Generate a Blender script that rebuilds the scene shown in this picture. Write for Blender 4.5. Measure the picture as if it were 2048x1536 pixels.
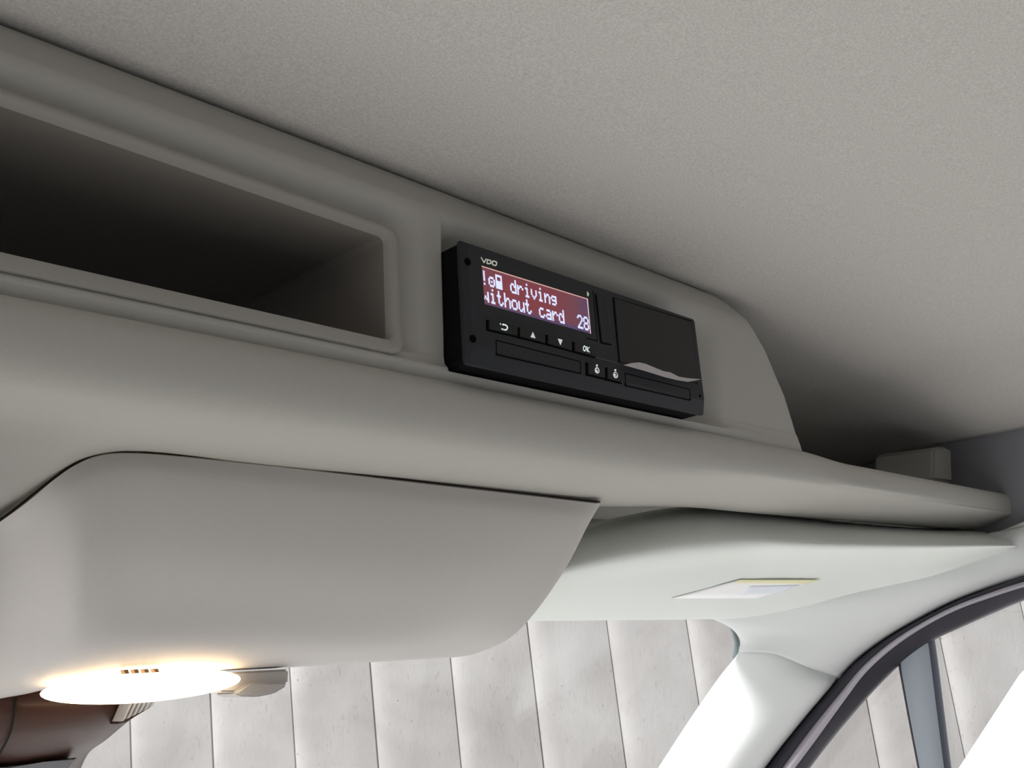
import bpy, bmesh, math, random
import numpy as np
from mathutils import Vector, Matrix

random.seed(7)
sc = bpy.context.scene
for o in list(bpy.data.objects):
    bpy.data.objects.remove(o, do_unlink=True)
C = sc.collection

# ------------------------------------------------------------------ camera
F = 1854.72                      # focal length in pixels of the 2048 x 1536 frame
R = np.array([[0.71131999, 0.14740997, 0.68723662],
              [-0.69998032, 0.23711425, 0.67365005],
              [-0.06365086, -0.96023285, 0.27184818]])
H0 = 1.60                        # camera height above the ground
cd = bpy.data.cameras.new('camera')
cam = bpy.data.objects.new('camera', cd)
C.objects.link(cam)
cam.matrix_world = Matrix([[R[0][0], -R[0][1], -R[0][2], 0],
                           [R[1][0], -R[1][1], -R[1][2], 0],
                           [R[2][0], -R[2][1], -R[2][2], H0],
                           [0, 0, 0, 1]])
cd.sensor_width = 36
cd.lens = 36 * F / 2048
cd.clip_start = 0.01
cd.clip_end = 100
sc.camera = cam

# ------------------------------------------------------------------ light and exposure
W = bpy.data.worlds.new('sky')
sc.world = W
W.use_nodes = True
bg = W.node_tree.nodes['Background']
bg.inputs[0].default_value = (0.96, 0.965, 1.0, 1)
bg.inputs[1].default_value = 1.0
sd = bpy.data.lights.new('sun', 'SUN')
sd.energy = 9.0
sd.angle = math.radians(12)
sd.color = (1.0, 0.985, 0.985)
sun = bpy.data.objects.new('sun', sd)
C.objects.link(sun)
sun.rotation_euler = Vector((-0.82, 0.12, 0.50)).to_track_quat('Z', 'Y').to_euler()
sc.view_settings.view_transform = 'Standard'
sc.view_settings.look = 'None'
sc.view_settings.gamma = 1
sc.view_settings.use_curve_mapping = False
sc.view_settings.exposure = -0.13


# ------------------------------------------------------------------ helpers
def ray(px, py):
    return R @ np.array([px - 1024.0, py - 768.0, F])


def P(px, py, Y=None, X=None, Z=None):
    """point of the place seen at a pixel, on the plane Y=, X= or Z= (camera-relative metres)"""
    r = ray(px, py)
    if Y is not None:
        r = r * (Y / r[1])
    elif X is not None:
        r = r * (X / r[0])
    else:
        r = r * (Z / r[2])
    return np.array([r[0], r[1], r[2] + H0])


def Q(X, Y, Z):
    return np.array([X, Y, Z + H0])


def srgb(r, g, b):
    def f(c):
        c /= 255.0
        return c / 12.92 if c <= 0.04045 else ((c + 0.055) / 1.055) ** 2.4
    return (f(r), f(g), f(b), 1)


def mat(name, col, rough=0.6, bump=0.0, scale=800, var=0.0, spec=0.3, emis=None, estr=0.0, detail=3):
    m = bpy.data.materials.new(name)
    m.use_nodes = True
    nt = m.node_tree
    b = nt.nodes['Principled BSDF']
    b.inputs['Base Color'].default_value = col
    b.inputs['Roughness'].default_value = rough
    b.inputs['Specular IOR Level'].default_value = spec
    tc = nt.nodes.new('ShaderNodeTexCoord')
    nz = nt.nodes.new('ShaderNodeTexNoise')
    nz.inputs['Scale'].default_value = scale
    nz.inputs['Detail'].default_value = detail
    nt.links.new(tc.outputs['Object'], nz.inputs['Vector'])
    if var:
        mx = nt.nodes.new('ShaderNodeMix')
        mx.data_type = 'RGBA'
        mx.inputs[6].default_value = tuple(c * (1 - var) for c in col[:3]) + (1,)
        mx.inputs[7].default_value = tuple(min(1, c * (1 + var)) for c in col[:3]) + (1,)
        nt.links.new(nz.outputs['Fac'], mx.inputs[0])
        nt.links.new(mx.outputs[2], b.inputs['Base Color'])
    if bump:
        bp = nt.nodes.new('ShaderNodeBump')
        bp.inputs['Strength'].default_value = bump
        bp.inputs['Distance'].default_value = 0.0004
        nt.links.new(nz.outputs['Fac'], bp.inputs['Height'])
        nt.links.new(bp.outputs['Normal'], b.inputs['Normal'])
    if emis:
        b.inputs['Emission Color'].default_value = emis
        b.inputs['Emission Strength'].default_value = estr
    return m


def tag(o, label=None, cat=None, group=None, kind=None):
    if label: o['label'] = label
    if cat: o['category'] = cat
    if group: o['group'] = group
    if kind: o['kind'] = kind
    return o


def empty(name, loc=(0, 0, H0)):
    o = bpy.data.objects.new(name, None)
    o.empty_display_size = 0.02
    o.location = loc
    C.objects.link(o)
    return o


def link(name, me, m, parent=None, smooth=True):
    if m: me.materials.append(m)
    if smooth:
        for p in me.polygons: p.use_smooth = True
    o = bpy.data.objects.new(name, me)
    C.objects.link(o)
    if parent is not None:
        # parents never rotate here: keep the child where its vertices are
        o.parent = parent
        off = Vector((0, 0, 0))
        q = parent
        while q is not None:
            off += q.location
            q = q.parent
        o.location = -off
    return o


def mesh(name, vs, fs, m, parent=None, smooth=True, solid=0.0, off=-1, autos=None):
    me = bpy.data.meshes.new(name)
    me.from_pydata([tuple(v) for v in vs], [], fs)
    me.validate()
    bm = bmesh.new(); bm.from_mesh(me)
    bmesh.ops.recalc_face_normals(bm, faces=bm.faces)
    bm.to_mesh(me); bm.free()
    o = link(name, me, m, parent, smooth)
    if autos: me.set_sharp_from_angle(angle=math.radians(autos))
    if solid:
        s = o.modifiers.new('thickness', 'SOLIDIFY')
        s.thickness = solid; s.offset = off
    return o


def cr(pts, n):
    """centripetal Catmull-Rom resample of a list of points, n samples a span"""
    p = np.array(pts, float)
    p = np.vstack([2 * p[0] - p[1], p, 2 * p[-1] - p[-2]])
    out = []
    for i in range(1, len(p) - 2):
        q0, q1, q2, q3 = p[i-1], p[i], p[i+1], p[i+2]
        t1 = max(1e-5, np.linalg.norm(q1 - q0) ** 0.5)
        t2 = t1 + max(1e-5, np.linalg.norm(q2 - q1) ** 0.5)
        t3 = t2 + max(1e-5, np.linalg.norm(q3 - q2) ** 0.5)
        for k in range(n):
            t = t1 + (t2 - t1) * k / n
            a1 = (t1 - t) / t1 * q0 + t / t1 * q1
            a2 = (t2 - t) / (t2 - t1) * q1 + (t - t1) / (t2 - t1) * q2
            a3 = (t3 - t) / (t3 - t2) * q2 + (t - t2) / (t3 - t2) * q3
            b1 = (t2 - t) / t2 * a1 + t / t2 * a2
            b2 = (t3 - t) / (t3 - t1) * a2 + (t - t1) / (t3 - t1) * a3
            out.append((t2 - t) / (t2 - t1) * b1 + (t - t1) / (t2 - t1) * b2)
    out.append(p[-2])
    return np.array(out)


def grid(name, rows, m, parent=None, nu=6, nv=6, solid=0.0, off=-1, skip=None, cyc=False):
    """rows: list of rows of 3-D points -> smooth surface"""
    a = [cr(r, nu) if nu > 1 else np.array(r) for r in rows]
    a = np.array(a)
    if nv > 1:
        a = np.stack([cr(a[:, j], nv) for j in range(a.shape[1])], axis=1)
    h, w = a.shape[:2]
    vs = a.reshape(-1, 3)
    fs = []
    for i in range(h - 1):
        for j in range(w - 1):
            if skip and skip((a[i, j] + a[i+1, j+1]) / 2): continue
            fs.append((i*w+j, i*w+j+1, (i+1)*w+j+1, (i+1)*w+j))
    me = bpy.data.meshes.new(name)
    me.from_pydata([tuple(v) for v in vs], [], fs)
    o = link(name, me, m, parent, True)
    # make normals look at the camera side
    n = Vector((0, 0, 0))
    for p in me.polygons:
        n += p.normal * ((Vector((0, 0, H0)) - p.center).dot(p.normal)) * p.area
    s = sum(((Vector((0, 0, H0)) - p.center).dot(p.normal)) * p.area for p in me.polygons)
    if s < 0: me.flip_normals()
    if solid:
        md = o.modifiers.new('thickness', 'SOLIDIFY')
        md.thickness = solid; md.offset = off
    return o


def prism(name, poly, d, m, parent=None, bevel=0.0, seg=2, smooth=True):
    """closed solid from a loop of 3-D points pushed along vector d"""
    n = len(poly)
    d = np.array(d)
    vs = [np.array(p) for p in poly] + [np.array(p) + d for p in poly]
    fs = [tuple(range(n)), tuple(range(2*n-1, n-1, -1))]
    for i in range(n):
        j = (i + 1) % n
        fs.append((i, i + n, j + n, j))
    me = bpy.data.meshes.new(name)
    me.from_pydata([tuple(v) for v in vs], [], fs)
    bm = bmesh.new(); bm.from_mesh(me)
    bmesh.ops.recalc_face_normals(bm, faces=bm.faces)
    if bevel:
        bmesh.ops.bevel(bm, geom=list(bm.edges), offset=bevel, segments=seg, affect='EDGES', clamp_overlap=True)
    bm.to_mesh(me); bm.free()
    o = link(name, me, m, parent, smooth)
    if smooth: me.set_sharp_from_angle(angle=math.radians(50))
    return o


def box(name, x0, x1, y0, y1, z0, z1, m, parent=None, bevel=0.0, seg=2):
    return prism(name, [Q(x0, y0, z0), Q(x1, y0, z0), Q(x1, y0, z1), Q(x0, y0, z1)], (0, y1 - y0, 0), m, parent, bevel, seg)


# ------------------------------------------------------------------ materials
M_ceil = mat('headliner_fleece', srgb(200, 197, 192), 0.95, bump=0.7, scale=950, var=0.30, spec=0.05, detail=4)
M_grey = mat('grey_plastic', srgb(184, 182, 175), 0.55, bump=0.25, scale=1600, var=0.03, spec=0.25)
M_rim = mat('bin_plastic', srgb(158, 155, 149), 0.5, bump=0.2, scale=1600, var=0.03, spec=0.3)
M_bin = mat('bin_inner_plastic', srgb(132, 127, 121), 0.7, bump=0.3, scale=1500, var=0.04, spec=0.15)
M_house = mat('light_console_plastic', srgb(196, 192, 188), 0.55, bump=0.2, scale=1500, var=0.03, spec=0.25)
M_visor = mat('visor_vinyl', srgb(234, 238, 233), 0.6, bump=0.3, scale=1300, var=0.03, spec=0.2)
M_pill = mat('pillar_plastic', srgb(226, 229, 228), 0.55, bump=0.15, scale=1500, var=0.02, spec=0.25)
M_side = mat('side_trim_plastic', srgb(140, 141, 146), 0.7, bump=0.3, scale=1300, var=0.04, spec=0.15)
M_dark = mat('dark_gap', srgb(40, 38, 36), 0.8, spec=0.1)
M_black = mat('black_plastic', srgb(46, 48, 52), 0.5, bump=0.25, scale=2500, var=0.1, spec=0.25)
M_black2 = mat('black_gloss_plastic', srgb(29, 30, 31), 0.35, bump=0.1, scale=2500, var=0.05, spec=0.3)
M_jet = mat('jet_plastic', srgb(15, 15, 16), 0.7, spec=0.08)
M_hole = mat('recess_black', srgb(8, 8, 8), 0.8, spec=0.05)
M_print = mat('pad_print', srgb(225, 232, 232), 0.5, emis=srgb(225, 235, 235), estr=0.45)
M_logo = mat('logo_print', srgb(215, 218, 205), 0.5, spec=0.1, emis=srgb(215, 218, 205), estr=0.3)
M_paper = mat('thermal_paper', srgb(228, 222, 226), 0.8, bump=0.2, scale=900, var=0.04, spec=0.1)
M_rub = mat('door_rubber', srgb(52, 50, 58), 0.6, bump=0.3, scale=1500, var=0.08, spec=0.25)
M_rub_hl = mat('door_rubber_highlight', srgb(176, 170, 178), 0.45, bump=0.1, scale=1500, spec=0.4)  # highlight along the black seal, painted as a paler rubber
M_bar = mat('window_bar', srgb(165, 173, 182), 0.5, bump=0.1, scale=900, var=0.03, spec=0.3)
M_mir = mat('mirror_cover', srgb(68, 46, 38), 0.4, bump=0.05, scale=1400, var=0.04, spec=0.25)
M_white = mat('white_paint', srgb(248, 248, 248), 0.4, var=0.02, scale=3, spec=0.3)
M_lens = mat('lamp_lens', (1, 0.9, 0.75, 1), 0.3, emis=(1.0, 0.76, 0.50, 1), estr=4.0)
M_yel = mat('label_yellow', srgb(240, 237, 196), 0.5, spec=0.1)
M_label = mat('label_white', srgb(255, 255, 255), 0.5, spec=0.1)
M_blue = mat('label_print', srgb(236, 241, 248), 0.5, spec=0.1)

# outside boards: pale paint with scratches and black mildew specks
M_board = bpy.data.materials.new('weathered_board')
M_board.use_nodes = True
nt = M_board.node_tree
b = nt.nodes['Principled BSDF']
b.inputs['Roughness'].default_value = 0.8
b.inputs['Specular IOR Level'].default_value = 0.1
tc = nt.nodes.new('ShaderNodeTexCoord')


def noise(scale, detail, dist=0.0, stretch=None, seed=0):
    mp = nt.nodes.new('ShaderNodeMapping')
    mp.inputs['Location'].default_value = (seed, seed * 1.3, seed * 0.7)
    if stretch: mp.inputs['Scale'].default_value = stretch
    nt.links.new(tc.outputs['Object'], mp.inputs['Vector'])
    n = nt.nodes.new('ShaderNodeTexNoise')
    n.inputs['Scale'].default_value = scale
    n.inputs['Detail'].default_value = detail
    n.inputs['Distortion'].default_value = dist
    nt.links.new(mp.outputs[0], n.inputs['Vector'])
    return n


def ramp(src, a, bb, ca, cb):
    r = nt.nodes.new('ShaderNodeValToRGB')
    r.color_ramp.elements[0].position = a
    r.color_ramp.elements[1].position = bb
    r.color_ramp.elements[0].color = ca
    r.color_ramp.elements[1].color = cb
    nt.links.new(src, r.inputs[0])
    return r


def mul(x, y):
    mx = nt.nodes.new('ShaderNodeMix'); mx.data_type = 'RGBA'; mx.blend_type = 'MULTIPLY'
    mx.inputs[0].default_value = 1
    nt.links.new(x, mx.inputs[6]); nt.links.new(y, mx.inputs[7])
    return mx.outputs[2]


base = ramp(noise(3.5, 5, 0.6).outputs['Fac'], 0.3, 0.7, srgb(126, 124, 122), srgb(145, 144, 142))
scr = ramp(noise(55, 6, 2.2, (1, 1, 0.4), 4).outputs['Fac'], 0.28, 0.40, srgb(236, 233, 229), (1, 1, 1, 1))
spk = ramp(noise(95, 2, 0, None, 9).outputs['Fac'], 0.215, 0.245, srgb(120, 118, 116), (1, 1, 1, 1))
col = mul(mul(base.outputs[0], scr.outputs[0]), spk.outputs[0])
nt.links.new(col, b.inputs['Base Color'])
bp = nt.nodes.new('ShaderNodeBump'); bp.inputs['Strength'].default_value = 0.25; bp.inputs['Distance'].default_value = 0.003
nt.links.new(noise(45, 5, 1.5, (1, 1, 0.4), 2).outputs['Fac'], bp.inputs['Height'])
nt.links.new(bp.outputs[0], b.inputs['Normal'])

# glass
M_glass = bpy.data.materials.new('clear_glass')
M_glass.use_nodes = True
g = M_glass.node_tree
g.nodes.clear()
go = g.nodes.new('ShaderNodeOutputMaterial'); gt = g.nodes.new('ShaderNodeBsdfTransparent')
gg = g.nodes.new('ShaderNodeBsdfGlossy'); gm = g.nodes.new('ShaderNodeMixShader')
gt.inputs[0].default_value = (1, 1, 1, 1); gg.inputs['Roughness'].default_value = 0.02
gm.inputs[0].default_value = 0.03
g.links.new(gt.outputs[0], gm.inputs[1]); g.links.new(gg.outputs[0], gm.inputs[2]); g.links.new(gm.outputs[0], go.inputs[0])

# ------------------------------------------------------------------ setting: cab shell
CEIL = 0.2215
WALL = 1.00


def sstep(a, b_, x):
    t = min(1, max(0, (x - a) / (b_ - a)))
    return t * t * (3 - 2 * t)


def zceil(x, y):
    z = CEIL
    z -= 0.012 * sstep(0.50, 0.80, x)
    z -= 0.036 * sstep(0.80, WALL + 0.03, x)
    z -= 0.020 * sstep(0.36, 0.56, y) * sstep(0.50, 0.66, x)
    z += 0.03 * sstep(0.32, -0.6, y)
    return z


xs = [-0.85 + 0.0125 * i for i in range(149)]
ys = [-0.9 + 0.0125 * i for i in range(120)]
rows = [[Q(x, y, zceil(x, y)) for x in xs if x <= WALL + 0.005] for y in ys]
ceil = grid('ceiling', rows, M_ceil, nu=1, nv=1, solid=0.02)
tag(ceil, kind='structure')

# unseen rear bulkhead and left wall, placed and opened to steer the light
wb = box('wall_back', -0.87, WALL + 0.02, -0.93, -0.90, -1.25, 0.20, M_side); tag(wb, kind='structure')
for i, (y0, y1, z0, z1) in enumerate([(-0.9, 0.59, 0.10, 0.27), (-0.9, -0.12, -1.25, 0.10)]):
    o = box('wall_left', -0.89, -0.86, y0, y1, z0, z1, M_side); tag(o, kind='structure')
for i, (y0, y1, z0, z1) in enumerate([(-0.9, 0.57, 0.05, 0.20), (-0.9, -0.35, -1.25, 0.05), (-0.35, 0.9, -1.25, -0.55)]):
    o = box('wall_right', WALL, WALL + 0.03, y0, y1, z0, z1, M_side); tag(o, kind='structure')
# header above the windscreen, behind console and visor
hd = box('wall_front', -0.87, WALL, 0.56, 0.585, 0.03, 0.24, M_grey); tag(hd, kind='structure')

# ------------------------------------------------------------------ overhead console
con = empty('overhead_console', (0.35, 0.31, H0 + 0.12))
tag(con, 'grey moulded overhead console under the roof lining, with a storage bin and a device pocket', 'console')
FY = 0.3055


def xend(z):
    return float(np.interp(z, [0.118, 0.1565, 0.186, 0.205, 0.2147, 0.222, 0.232], [0.597, 0.582, 0.563, 0.542, 0.526, 0.508, 0.470]))


prof = [(0.226, 0.335), (0.2215, 0.328), (0.2205, 0.3160), (0.2192, 0.3122), (0.215, 0.3095), (0.209, 0.3066), (0.204, 0.3045), (0.199, 0.3040), (0.190, 0.3045), (0.18, 0.305), (0.16, 0.3055),
        (0.14, 0.306), (0.130, 0.3065), (0.1265, 0.306), (0.1240, 0.3040), (0.1222, 0.3038), (0.1205, 0.3052), (0.1190, 0.3060), (0.1165, 0.3075)]
pz = np.array([p[0] for p in prof])[::-1]
pyv = np.array([p[1] for p in prof])[::-1]


def fas_y(x, z):
    y = float(np.interp(z, pz, pyv))
    if z < 0.13:      # the roll under the pocket fades out towards the end
        y += (0.3060 - y) * sstep(0.47, 0.56, x) * 0.9
    # shallow dish round the bin
    d = 0.0045 * (1 - sstep(0.244, 0.258, x)) * sstep(0.128, 0.132, z) * (1 - sstep(0.186, 0.203, z))
    # pocket for the device: crisp at left and bottom, soft at top and right
    p = 0.014 * sstep(0.2692, 0.2699, x) * (1 - sstep(0.468, 0.505, x)) * sstep(0.1225, 0.1245, z) * (1 - sstep(0.178, 0.202, z))
    return y + d + p


NZ = 120
zz = sorted(set(list(np.linspace(0.2240, 0.1165, NZ)) + [0.1220, 0.1225, 0.1229, 0.1233, 0.1237, 0.1241, 0.1245]), reverse=True)
gx = sorted(list(np.linspace(-0.25, 0.2685, 230)) + list(np.linspace(0.2692, 0.2699, 5)) + list(np.linspace(0.2710, 0.46, 90)))
tx = list(np.linspace(0.01, 1, 80))
rows = []
for z in zz:
    xe = xend(z)
    rows.append([Q(x, fas_y(x, z), z) for x in gx + [0.46 + t * (xe - 0.46) for t in tx]])
# the end of the fascia rounds off and runs forward
for r, z in zip(rows, zz):
    x, y = r[-1][0], r[-1][1]
    r.extend([Q(x + 0.0006, y + 0.002, z), Q(x + 0.0004, y + 0.01, z), Q(x - 0.004, y + 0.12, z), Q(x - 0.008, y + 0.25, z)])
BX0, BX1, BZ0, BZ1 = -0.30, 0.2405, 0.1270, 0.1830


def binhole(c):
    return c[0] < BX1 - 0.003 and BZ0 < c[2] - H0 < BZ1 + 0.024 * (0.242 - c[0]) and c[1] < 0.33


fas = grid('fascia', rows, M_grey, con, nu=1, nv=1, skip=binhole)

# lower moulding under the groove line, running on to the side wall as an open ledge
lp = [(0.560, 0.1130), (0.420, 0.1130), (0.330, 0.1150), (0.312, 0.1168), (0.3065, 0.1180), (0.3035, 0.1168), (0.3015, 0.1135), (0.3010, 0.108), (0.3020, 0.101),
      (0.3045, 0.0950), (0.3085, 0.0905), (0.3150, 0.0868), (0.3240, 0.0835), (0.334, 0.0805), (0.345, 0.0785), (0.356, 0.078), (0.372, 0.080), (0.385, 0.090)]
lx = [-0.25, 0.0, 0.05, 0.08, 0.095, 0.105, 0.115, 0.125, 0.14, 0.2, 0.3, 0.4, 0.45, 0.5, 0.55, 0.6, 0.65, 0.7, 0.8, 0.9, 1.0]
rows = []
for (y, z) in lp:
    row = []
    for x in lx:
        dz = -0.003 * sstep(0.60, 0.66, x) * (1 if z > 0.1 else 0)
        # flat shoulder swells downward a little in front of the visor
        dy = 0
        wr = (1 - sstep(0.084, 0.100, z)) if y < 0.40 else 0
        dz += wr * 0.0062 * sstep(0.40, 0.56, x)
        dy = -0.010 * wr * sstep(0.6, 0.95, x)
        dz += wr * 0.0010 * (1 - sstep(0.33, 0.46, x)) * sstep(0.322, 0.34, y)
        if y > 0.320 and z < 0.1:
            w = 1 - sstep(0.092, 0.138, x)
            zt = max(0.0500, 0.0835 - (y - 0.322) * 1.25)
            dz += w * (zt - z)
        row.append(Q(x, y + dy, z + dz))
    rows.append(row)
grid('lower_moulding', rows, M_grey, con, nu=6, nv=5)

# storage bin: rim + liner (one tray)
bz = empty('storage_bin', (0.0, 0.302, H0 + 0.155)); bz.parent = con
bz.location = Vector((0.0, 0.302, H0 + 0.155)) - con.location


def rrect(x0, x1, z0, z1, r, n=6):
    pts = []
    for cx, cz, a0 in ((x1 - r, z1 - r, 0), (x0 + r, z1 - r, 90), (x0 + r, z0 + r, 180), (x1 - r, z0 + r, 270)):
        for k in range(n + 1):
            a = math.radians(a0 + 90 * k / n)
            pts.append((cx + r * math.cos(a), cz + r * math.sin(a)))
    return pts


def rings(name, loops, m, parent, cap=False, autos=40):
    n = len(loops[0])
    vs = [p for l in loops for p in l]
    fs = []
    for k in range(len(loops) - 1):
        for i in range(n):
            j = (i + 1) % n
            fs.append((k*n+i, k*n+j, (k+1)*n+j, (k+1)*n+i))
    if cap: fs.append(tuple(range((len(loops)-1)*n, len(loops)*n)))
    me = bpy.data.meshes.new(name)
    me.from_pydata([tuple(v) for v in vs], [], fs)
    o = link(name, me, m, parent, True)
    if autos: me.set_sharp_from_angle(angle=math.radians(autos))
    return o


def loop(x0, x1, z0, z1, r, y):
    # the tray's top edge climbs slightly towards the vehicle's centre
    return [Q(x, y, z + 0.027 * (0.242 - x) * (z - 0.1253) / 0.06) for x, z in rrect(x0, x1, z0, z1, r)]


ox0, ox1, oz0, oz1 = -0.30, 0.2425, 0.1253, 0.1850
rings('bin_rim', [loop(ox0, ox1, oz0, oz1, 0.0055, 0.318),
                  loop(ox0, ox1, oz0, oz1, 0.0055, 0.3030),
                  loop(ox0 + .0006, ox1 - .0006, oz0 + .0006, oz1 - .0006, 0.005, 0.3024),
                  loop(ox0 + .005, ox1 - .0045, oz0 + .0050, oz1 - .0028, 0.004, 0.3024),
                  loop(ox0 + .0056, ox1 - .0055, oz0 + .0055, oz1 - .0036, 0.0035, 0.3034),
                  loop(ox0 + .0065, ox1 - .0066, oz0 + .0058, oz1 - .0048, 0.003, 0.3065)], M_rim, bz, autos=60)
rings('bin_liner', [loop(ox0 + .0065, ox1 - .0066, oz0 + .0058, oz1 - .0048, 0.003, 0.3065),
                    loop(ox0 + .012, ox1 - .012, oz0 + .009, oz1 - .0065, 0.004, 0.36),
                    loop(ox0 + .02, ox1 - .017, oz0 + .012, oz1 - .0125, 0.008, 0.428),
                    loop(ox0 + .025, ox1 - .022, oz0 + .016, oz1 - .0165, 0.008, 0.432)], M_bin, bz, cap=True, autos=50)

# ------------------------------------------------------------------ digital tachograph
TY = 0.2926
X0, X1 = 0.2697, 0.4577
Z1, Z0 = 0.1838, 0.1232
tac = empty('tachograph', (0.3637, 0.2926, H0 + Z0))
tag(tac, 'black slot-in driving recorder with a lit red display, in the console pocket', 'tachograph')
# body: rounded-corner slab, chamfered along the bottom
cz = 0.0052


def body_loop(ins, y, chz=0.0, r=0.004):
    return [Q(x, y, z) for x, z in rrect(X0 + ins, X1 - ins, Z0 + ins + chz, Z1 - ins, r)]


rings('housing', [body_loop(0.0008, 0.345, 0), body_loop(0.0003, 0.305, 0, 0.003), body_loop(0.0004, 0.2945, 0, 0.003), body_loop(0.006, 0.2943, 0, 0.003)],
      M_jet, tac, autos=22)
TF = TY - 0.0030                 # the flat face stands proud of the chamfered lower lip
rings('face_plate', [body_loop(0.0002, 0.2948, 0, 0.003), body_loop(0.0, 0.2942, 0.0, 0.0015),
                     body_loop(0.0002, TY + 0.0002, 0.0, 0.0012), body_loop(0.0020, TF + 0.0003, cz, 0.002), body_loop(0.0025, TF, cz + 0.0003, 0.0018)],
      M_black, tac, cap=True, autos=12)


def Z1P(x, y):        # coordinates read off the 600 x 450 close-up (scale 2048/600)
    return (860 + x * 600 / 2048, 450 + y * 600 / 2048)


def face(x, y, dy=0.0):
    px, py = Z1P(x, y)
    p = P(px, py, Y=TF)
    p[1] += dy
    return p


def slab(name, quad, h, m, bevel=0.0003, parent=None, inner=None):
    poly = [face(*q, dy=-h) for q in quad]
    return prism(name, poly, (0, h + 0.0006, 0), m, parent or tac, bevel, 2)


def groove(name, quad, w, m, parent=None, closed=True, d=0.00012):
    """thin recessed outline drawn as real frame of four bars"""
    poly = [face(*q) for q in quad]
    n = len(poly)
    vs, fs = [], []
    for i in range(n if closed else n - 1):
        a, b2 = poly[i], poly[(i + 1) % n]
        t = (b2 - a) / np.linalg.norm(b2 - a)
        s = np.cross(t, [0, 1, 0]) * w / 2
        k = len(vs)
        for q in (a - s, a + s, b2 + s, b2 - s):
            vs.append(q + np.array([0, -d, 0]))
        for q in (a - s, a + s, b2 + s, b2 - s):
            vs.append(q + np.array([0, 0.0005, 0]))
        fs += [(k, k+1, k+2, k+3), (k, k+1, k+5, k+4), (k+1, k+2, k+6, k+5), (k+2, k+3, k+7, k+6), (k+3, k, k+4, k+7)]
    return mesh(name, vs, fs, m, parent or tac, smooth=False)


# display recess, screen, border and lettering
SC = [(963.2, 532), (1174.5, 597.7), (1181, 667.5), (969, 608)]     # TL TR BR BL
S3 = [P(x, y, Y=TF) for x, y in SC]


def scr_pt(u, v, dy=0.0):
    a = S3[0] * (1-u) + S3[1] * u
    c = S3[3] * (1-u) + S3[2] * u
    p = a * (1-v) + c * v
    return p + np.array([0, dy, 0])


M_scr = bpy.data.materials.new('lcd_red')
M_scr.use_nodes = True
nt = M_scr.node_tree
b = nt.nodes['Principled BSDF']
b.inputs['Base Color'].default_value = (0.02, 0.01, 0.012, 1)
b.inputs['Roughness'].default_value = 0.3
b.inputs['Emission Strength'].default_value = 1.0
# backlight: deep red centre, violet rim (display-unit coordinates from UV)
uvn = nt.nodes.new('ShaderNodeUVMap')
sp = nt.nodes.new('ShaderNodeSeparateXYZ'); nt.links.new(uvn.outputs[0], sp.inputs[0])


def mth(op, a, bb):
    n = nt.nodes.new('ShaderNodeMath'); n.operation = op
    for i, v in enumerate((a, bb)):
        if isinstance(v, (int, float)): n.inputs[i].default_value = v
        else: nt.links.new(v, n.inputs[i])
    return n.outputs[0]


ux = mth('ABSOLUTE', mth('SUBTRACT', sp.outputs[0], 0.40), 0)
vy = mth('ABSOLUTE', mth('SUBTRACT', sp.outputs[1], 0.52), 0)
dd = mth('MAXIMUM', mth('MULTIPLY', ux, 1.62), mth('POWER', mth('MULTIPLY', vy, 1.9), 2.0))
rp = nt.nodes.new('ShaderNodeValToRGB')
e = rp.color_ramp.elements
e[0].position = 0.35; e[0].color = srgb(126, 55, 62)
e[1].position = 1.0; e[1].color = srgb(82, 62, 98)
e2 = rp.color_ramp.elements.new(0.72); e2.color = srgb(112, 62, 74)
nt.links.new(dd, rp.inputs[0])
nt.links.new(rp.outputs[0], b.inputs['Emission Color'])
dsp = empty('display'); dsp.parent = tac; dsp.location = (0, 0, 0)
scn = prism('lcd_panel', [scr_pt(0, 0, -0.0001), scr_pt(1, 0, -0.0001), scr_pt(1, 1, -0.0001), scr_pt(0, 1, -0.0001)], (0, 0.0006, 0), M_scr, dsp, smooth=False)
uvl = scn.data.uv_layers.new(name='UVMap')
o_, ax, az = S3[3], S3[2] - S3[3], S3[0] - S3[3]
for lo in scn.data.loops:
    v = np.array(scn.data.vertices[lo.vertex_index].co) - o_
    uvl.data[lo.index].uv = (float(v @ ax / (ax @ ax)), float(v @ az / (az @ az)))
M_edge_lit = mat('lcd_edge_lit', srgb(190, 150, 140), 0.5, emis=srgb(214, 168, 160), estr=0.8)  # light caught on the frame edges, given as a glow of their own
M_edge2_lit = mat('lcd_edge_side_lit', srgb(200, 170, 170), 0.5, emis=srgb(214, 184, 190), estr=0.9)
w = 0.022
prism('display_lit_edge', [scr_pt(0, -0.005, -0.0002), scr_pt(1.005, -0.005, -0.0002), scr_pt(1.003, 0.022, -0.0002), scr_pt(0, 0.024, -0.0002)], (0, 0.0007, 0), M_edge_lit, dsp, smooth=False)
prism('display_lit_edge', [scr_pt(0.993, 0, -0.0002), scr_pt(1.003, 0, -0.0002), scr_pt(1.003, 1.0, -0.0002), scr_pt(0.995, 1.0, -0.0002)], (0, 0.0007, 0), M_edge2_lit, dsp, smooth=False)

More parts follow.
